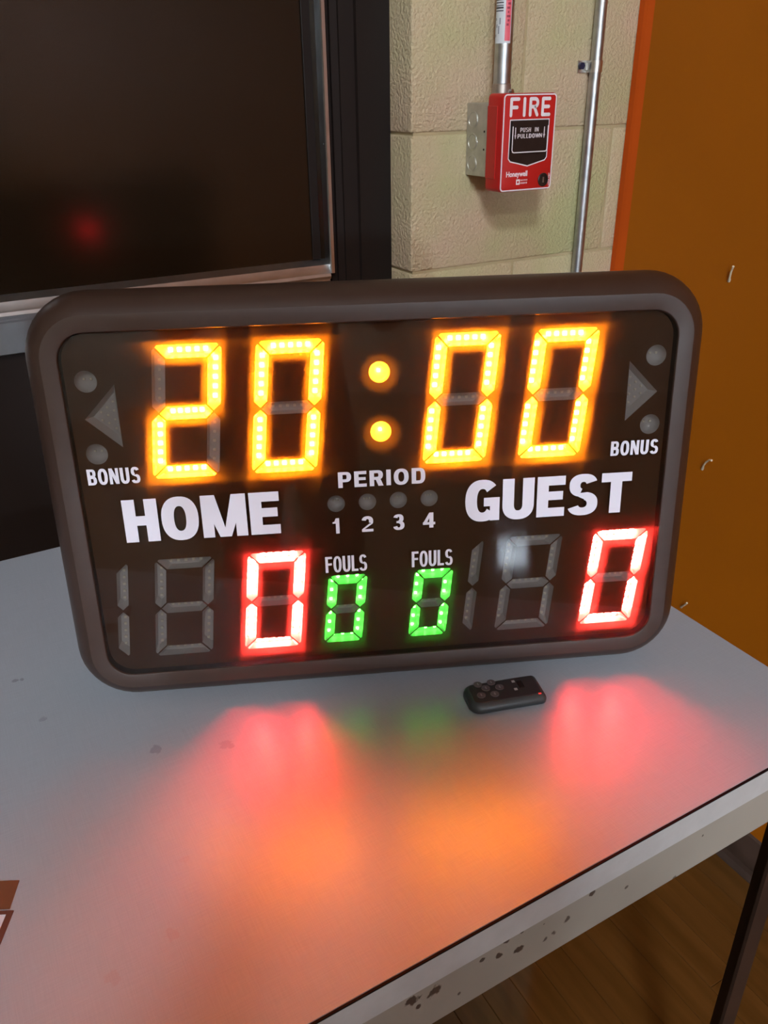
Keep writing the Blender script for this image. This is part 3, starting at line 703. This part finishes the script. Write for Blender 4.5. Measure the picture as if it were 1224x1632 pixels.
c2x, c2r = 1.0345, .0094; c2y = D - c2r - .0012
c2 = conduit('electrical_conduit', c2x, c2y, c2r, -T, 1.5, 'thin bare steel conduit running down beside the orange wall')
c2.location.z = 0; c2.children[0].data.transform(Matrix.Diagonal((1, 1, (T + 1.5) / (T + 1.5), 1)))
cs = tag(empty('conduit_clamp', (c2x, D, T + .571)), 'one-hole metal clamp holding the thin conduit with a dark blue screw', 'clamp')
cl = bmesh.new(); rr = c2r + .0001; th = .0014; N = 16; arc0 = []; arc1 = []
for k in range(N + 1):
    a_ = math.radians(-5 + 190 * k / N); arc0.append((rr * math.cos(a_), -(c2r + .0012) - rr * math.sin(a_))); arc1.append(((rr + th) * math.cos(a_), -(c2r + .0012) - (rr + th) * math.sin(a_)))
outl_ = arc1 + [(-rr - th - .001, -.0022), (-rr - .020, -.0022), (-rr - .020, -.0004), (-rr, -.0004)] + arc0[::-1]
prism(cl, outl_, 'z', -.0085, .0085); obj('strap', cl, mat('zinc_plate', (.62, .62, .60), .28, metal=1, var=.06, scale=90), cs, smooth=30)
ri = bmesh.new(); tube(ri, [(-rr - .0045, -.0068, 0), (-rr - .0045, -.0022, 0)], .0022, 10); 
obj('strap_rib', B((-rr - .006, -.0048, -.006), (-rr - .0015, -.0020, .006), .0008, 1), MATS['zinc_plate'], cs); ri.free()
hxb = bmesh.new(); tube(hxb, [(-rr - .0145, -.0018, .001), (-rr - .0145, -.0066, .001)], .0056, 6); obj('screw', hxb, mat('blue_screw', (.012, .014, .045), .4), cs)
for z in (.95, -.35):
    r2 = cs.copy(); C.objects.link(r2); r2.location.z = T + z
    r2['label'] = 'conduit clamp with a blue screw high up on the thin conduit' if z > 0 else 'conduit clamp with a blue screw low down behind the table'
    for ch in cs.children:
        q = ch.copy(); C.objects.link(q); q.parent = r2

# ================================================================== white tie ends poking out of the orange wall
tie_m = mat('tie_white', (.60, .50, .36), .5, var=.08, scale=60)
ties = (([(.8850, .2625), (.8815, .2690), (.8790, .2775), (.8755, .2850), (.8735, .2885)], 'white cable tie end on the orange wall level with the scoreboard top'),
        ([(.8705, -.0625), (.8660, -.0525), (.8600, -.0430), (.8530, -.0360), (.8465, -.0340)], 'curved white cable tie end on the orange wall beside the scoreboard'),
        ([(.8610, -.3500), (.8560, -.3440), (.8480, -.3350), (.8420, -.3260)], 'white cable tie end on the orange wall just above the table'))
for pts, lab in ties:
    bm_ = bmesh.new(); n = len(pts)
    tube(bm_, [(XR + .0006 - .011 * (i / (n - 1)) ** .6, y - pts[0][0], z - pts[0][1]) for i, (y, z) in enumerate(pts)], [.0027] + [.0016] * (n - 2) + [.0019], 8)
    o = tag(obj('cable_tie', bm_, tie_m, None, smooth=50), lab, 'cable tie'); o.location = (0, pts[0][0], pts[0][1] + T)

# ================================================================== the photographer, whose shade falls on the table and whose dark outline the screen mirrors
FY = Vector((.485, .874, 0)).normalized(); RX = Vector((.874, -.485, 0)).normalized(); PO = Vector((-.205, -.37, 0))
person = tag(empty('person', tuple(PO), (0, 0, math.atan2(RX.y, RX.x))), 'standing person in dark sweater and trousers holding up a phone before the table', 'person')
J, Ed, Rd = [], [], []
def joint(p, r, frm=None, ry=None):
    J.append(p); Rd.append((r, ry or r)); i = len(J) - 1
    if frm is not None: Ed.append((frm, i))
    return i
pel = joint((0, 0, .95), .145, None, .105)
wa = joint((0, 0, 1.10), .130, pel, .095); ch_ = joint((0, 0, 1.30), .150, wa, .105); nb = joint((0, .0, 1.43), .085, ch_, .07)
nk = joint((0, .012, 1.49), .052, nb); jw = joint((0, .035, 1.555), .066, nk, .078); hd_ = joint((0, .03, 1.64), .078, jw, .094); ht = joint((0, .022, 1.70), .052, hd_, .060)
ns = joint((0, .122, 1.592), .013, hd_)
for sd in (-1, 1):
    ear = joint((sd * .080, .02, 1.62), .014, hd_)
    shd = joint((sd * .175, 0, 1.40), .062, ch_); el = joint((sd * .225, .10, 1.15), .045, shd); wr_ = joint((sd * .105, .315, 1.285), .029, el)
    pa = joint((sd * .082, .365, 1.325), .030, wr_, .018)
    for q, (dz, ln) in enumerate(((.030, .060), (.012, .068), (-.006, .064), (-.024, .052))):
        k1 = joint((sd * .078, .385, 1.335 + dz), .0088, pa); k2 = joint((sd * .058, .385 + ln * .25, 1.338 + dz), .0082, k1); joint((sd * .044, .385 + ln * .22, 1.338 + dz), .0075, k2)
    t1 = joint((sd * .066, .355, 1.352), .0105, pa); joint((sd * .040, .368, 1.372), .0090, t1)
    hp_ = joint((sd * .090, 0, .90), .090, pel); kn = joint((sd * .105, .02, .50), .060, hp_); an = joint((sd * .115, -.01, .10), .042, kn)
    heel = joint((sd * .118, -.035, .045), .040, an); joint((sd * .135, .15, .034), .036, an)
me = bpy.data.meshes.new('body'); me.from_pydata(J, Ed, []); body_o = bpy.data.objects.new('body', me); C.objects.link(body_o)
sk = body_o.modifiers.new('skin', 'SKIN'); ss_ = body_o.modifiers.new('sub', 'SUBSURF'); ss_.levels = 1; ss_.render_levels = 1
for i, v in enumerate(me.skin_vertices[0].data):
    v.radius = Rd[i]; v.use_root = (i == pel)
dgr = bpy.context.evaluated_depsgraph_get(); m2 = bpy.data.meshes.new_from_object(body_o.evaluated_get(dgr)); bpy.data.objects.remove(body_o); m2.name = 'body'
m2.materials.clear()
for x in (mat('sweater_dark', (.025, .025, .032), .85, var=.1, scale=60), mat('trousers_dark', (.018, .020, .028), .85, var=.1, scale=60), mat('skin_tone', (.45, .26, .18), .5, var=.04), mat('shoe_black', (.015, .014, .014), .5), mat('hair_dark', (.018, .012, .009), .6, var=.2, scale=80)): m2.materials.append(x)
zmin = min(v.co.z for v in m2.vertices)
for p in m2.polygons:
    c = p.center; p.use_smooth = True
    p.material_index = 3 if c.z < .09 else 1 if c.z < .96 else 2 if (c.y > .325 and c.z < 1.45) or c.z > 1.475 else 0
    if c.z > 1.668 or (c.z > 1.545 and c.y < .005) or (c.z > 1.63 and c.y < .03): p.material_index = 4
for v in m2.vertices: v.co.z -= zmin * max(0, 1 - v.co.z)
bo_ = bpy.data.objects.new('body', m2); C.objects.link(bo_); bo_.parent = person
fw = Vector((.4308, .7764, -.4601)).normalized()
ph = tag(empty('phone', tuple(cam.location - fw * .012), cam.rotation_euler), 'dark mobile phone held up by the person before the table', 'phone')
obj('phone_body', B((-.036, -.135, .0), (.036, .012, .008), .003, 2), mat('phone_black', (.012, .012, .013), .3, var=.1), ph)
fy = {}
for v in m2.vertices:
    if 1.52 < v.co.z < 1.66 and abs(v.co.x) < .05: fy[round(v.co.z, 2)] = max(fy.get(round(v.co.z, 2), 0), v.co.y if abs(v.co.x) > .02 else 0)
ey = max(fy.values()) - .004
for sd in (-1, 1):
    q = bmesh.new(); bmesh.ops.create_uvsphere(q, u_segments=12, v_segments=8, radius=.011, matrix=Matrix.Translation((sd * .030, ey - .004, 1.625)))
    obj('eye', q, mat('eye_dark', (.10, .07, .05), .2), person, smooth=60)
q = bmesh.new(); bmesh.ops.create_uvsphere(q, u_segments=14, v_segments=8, radius=1, matrix=Matrix.Translation((0, ey - .004, 1.555)) @ Matrix.Diagonal((.022, .008, .006, 1)))
obj('mouth', q, mat('lip_tone', (.36, .13, .11), .5), person, smooth=60)
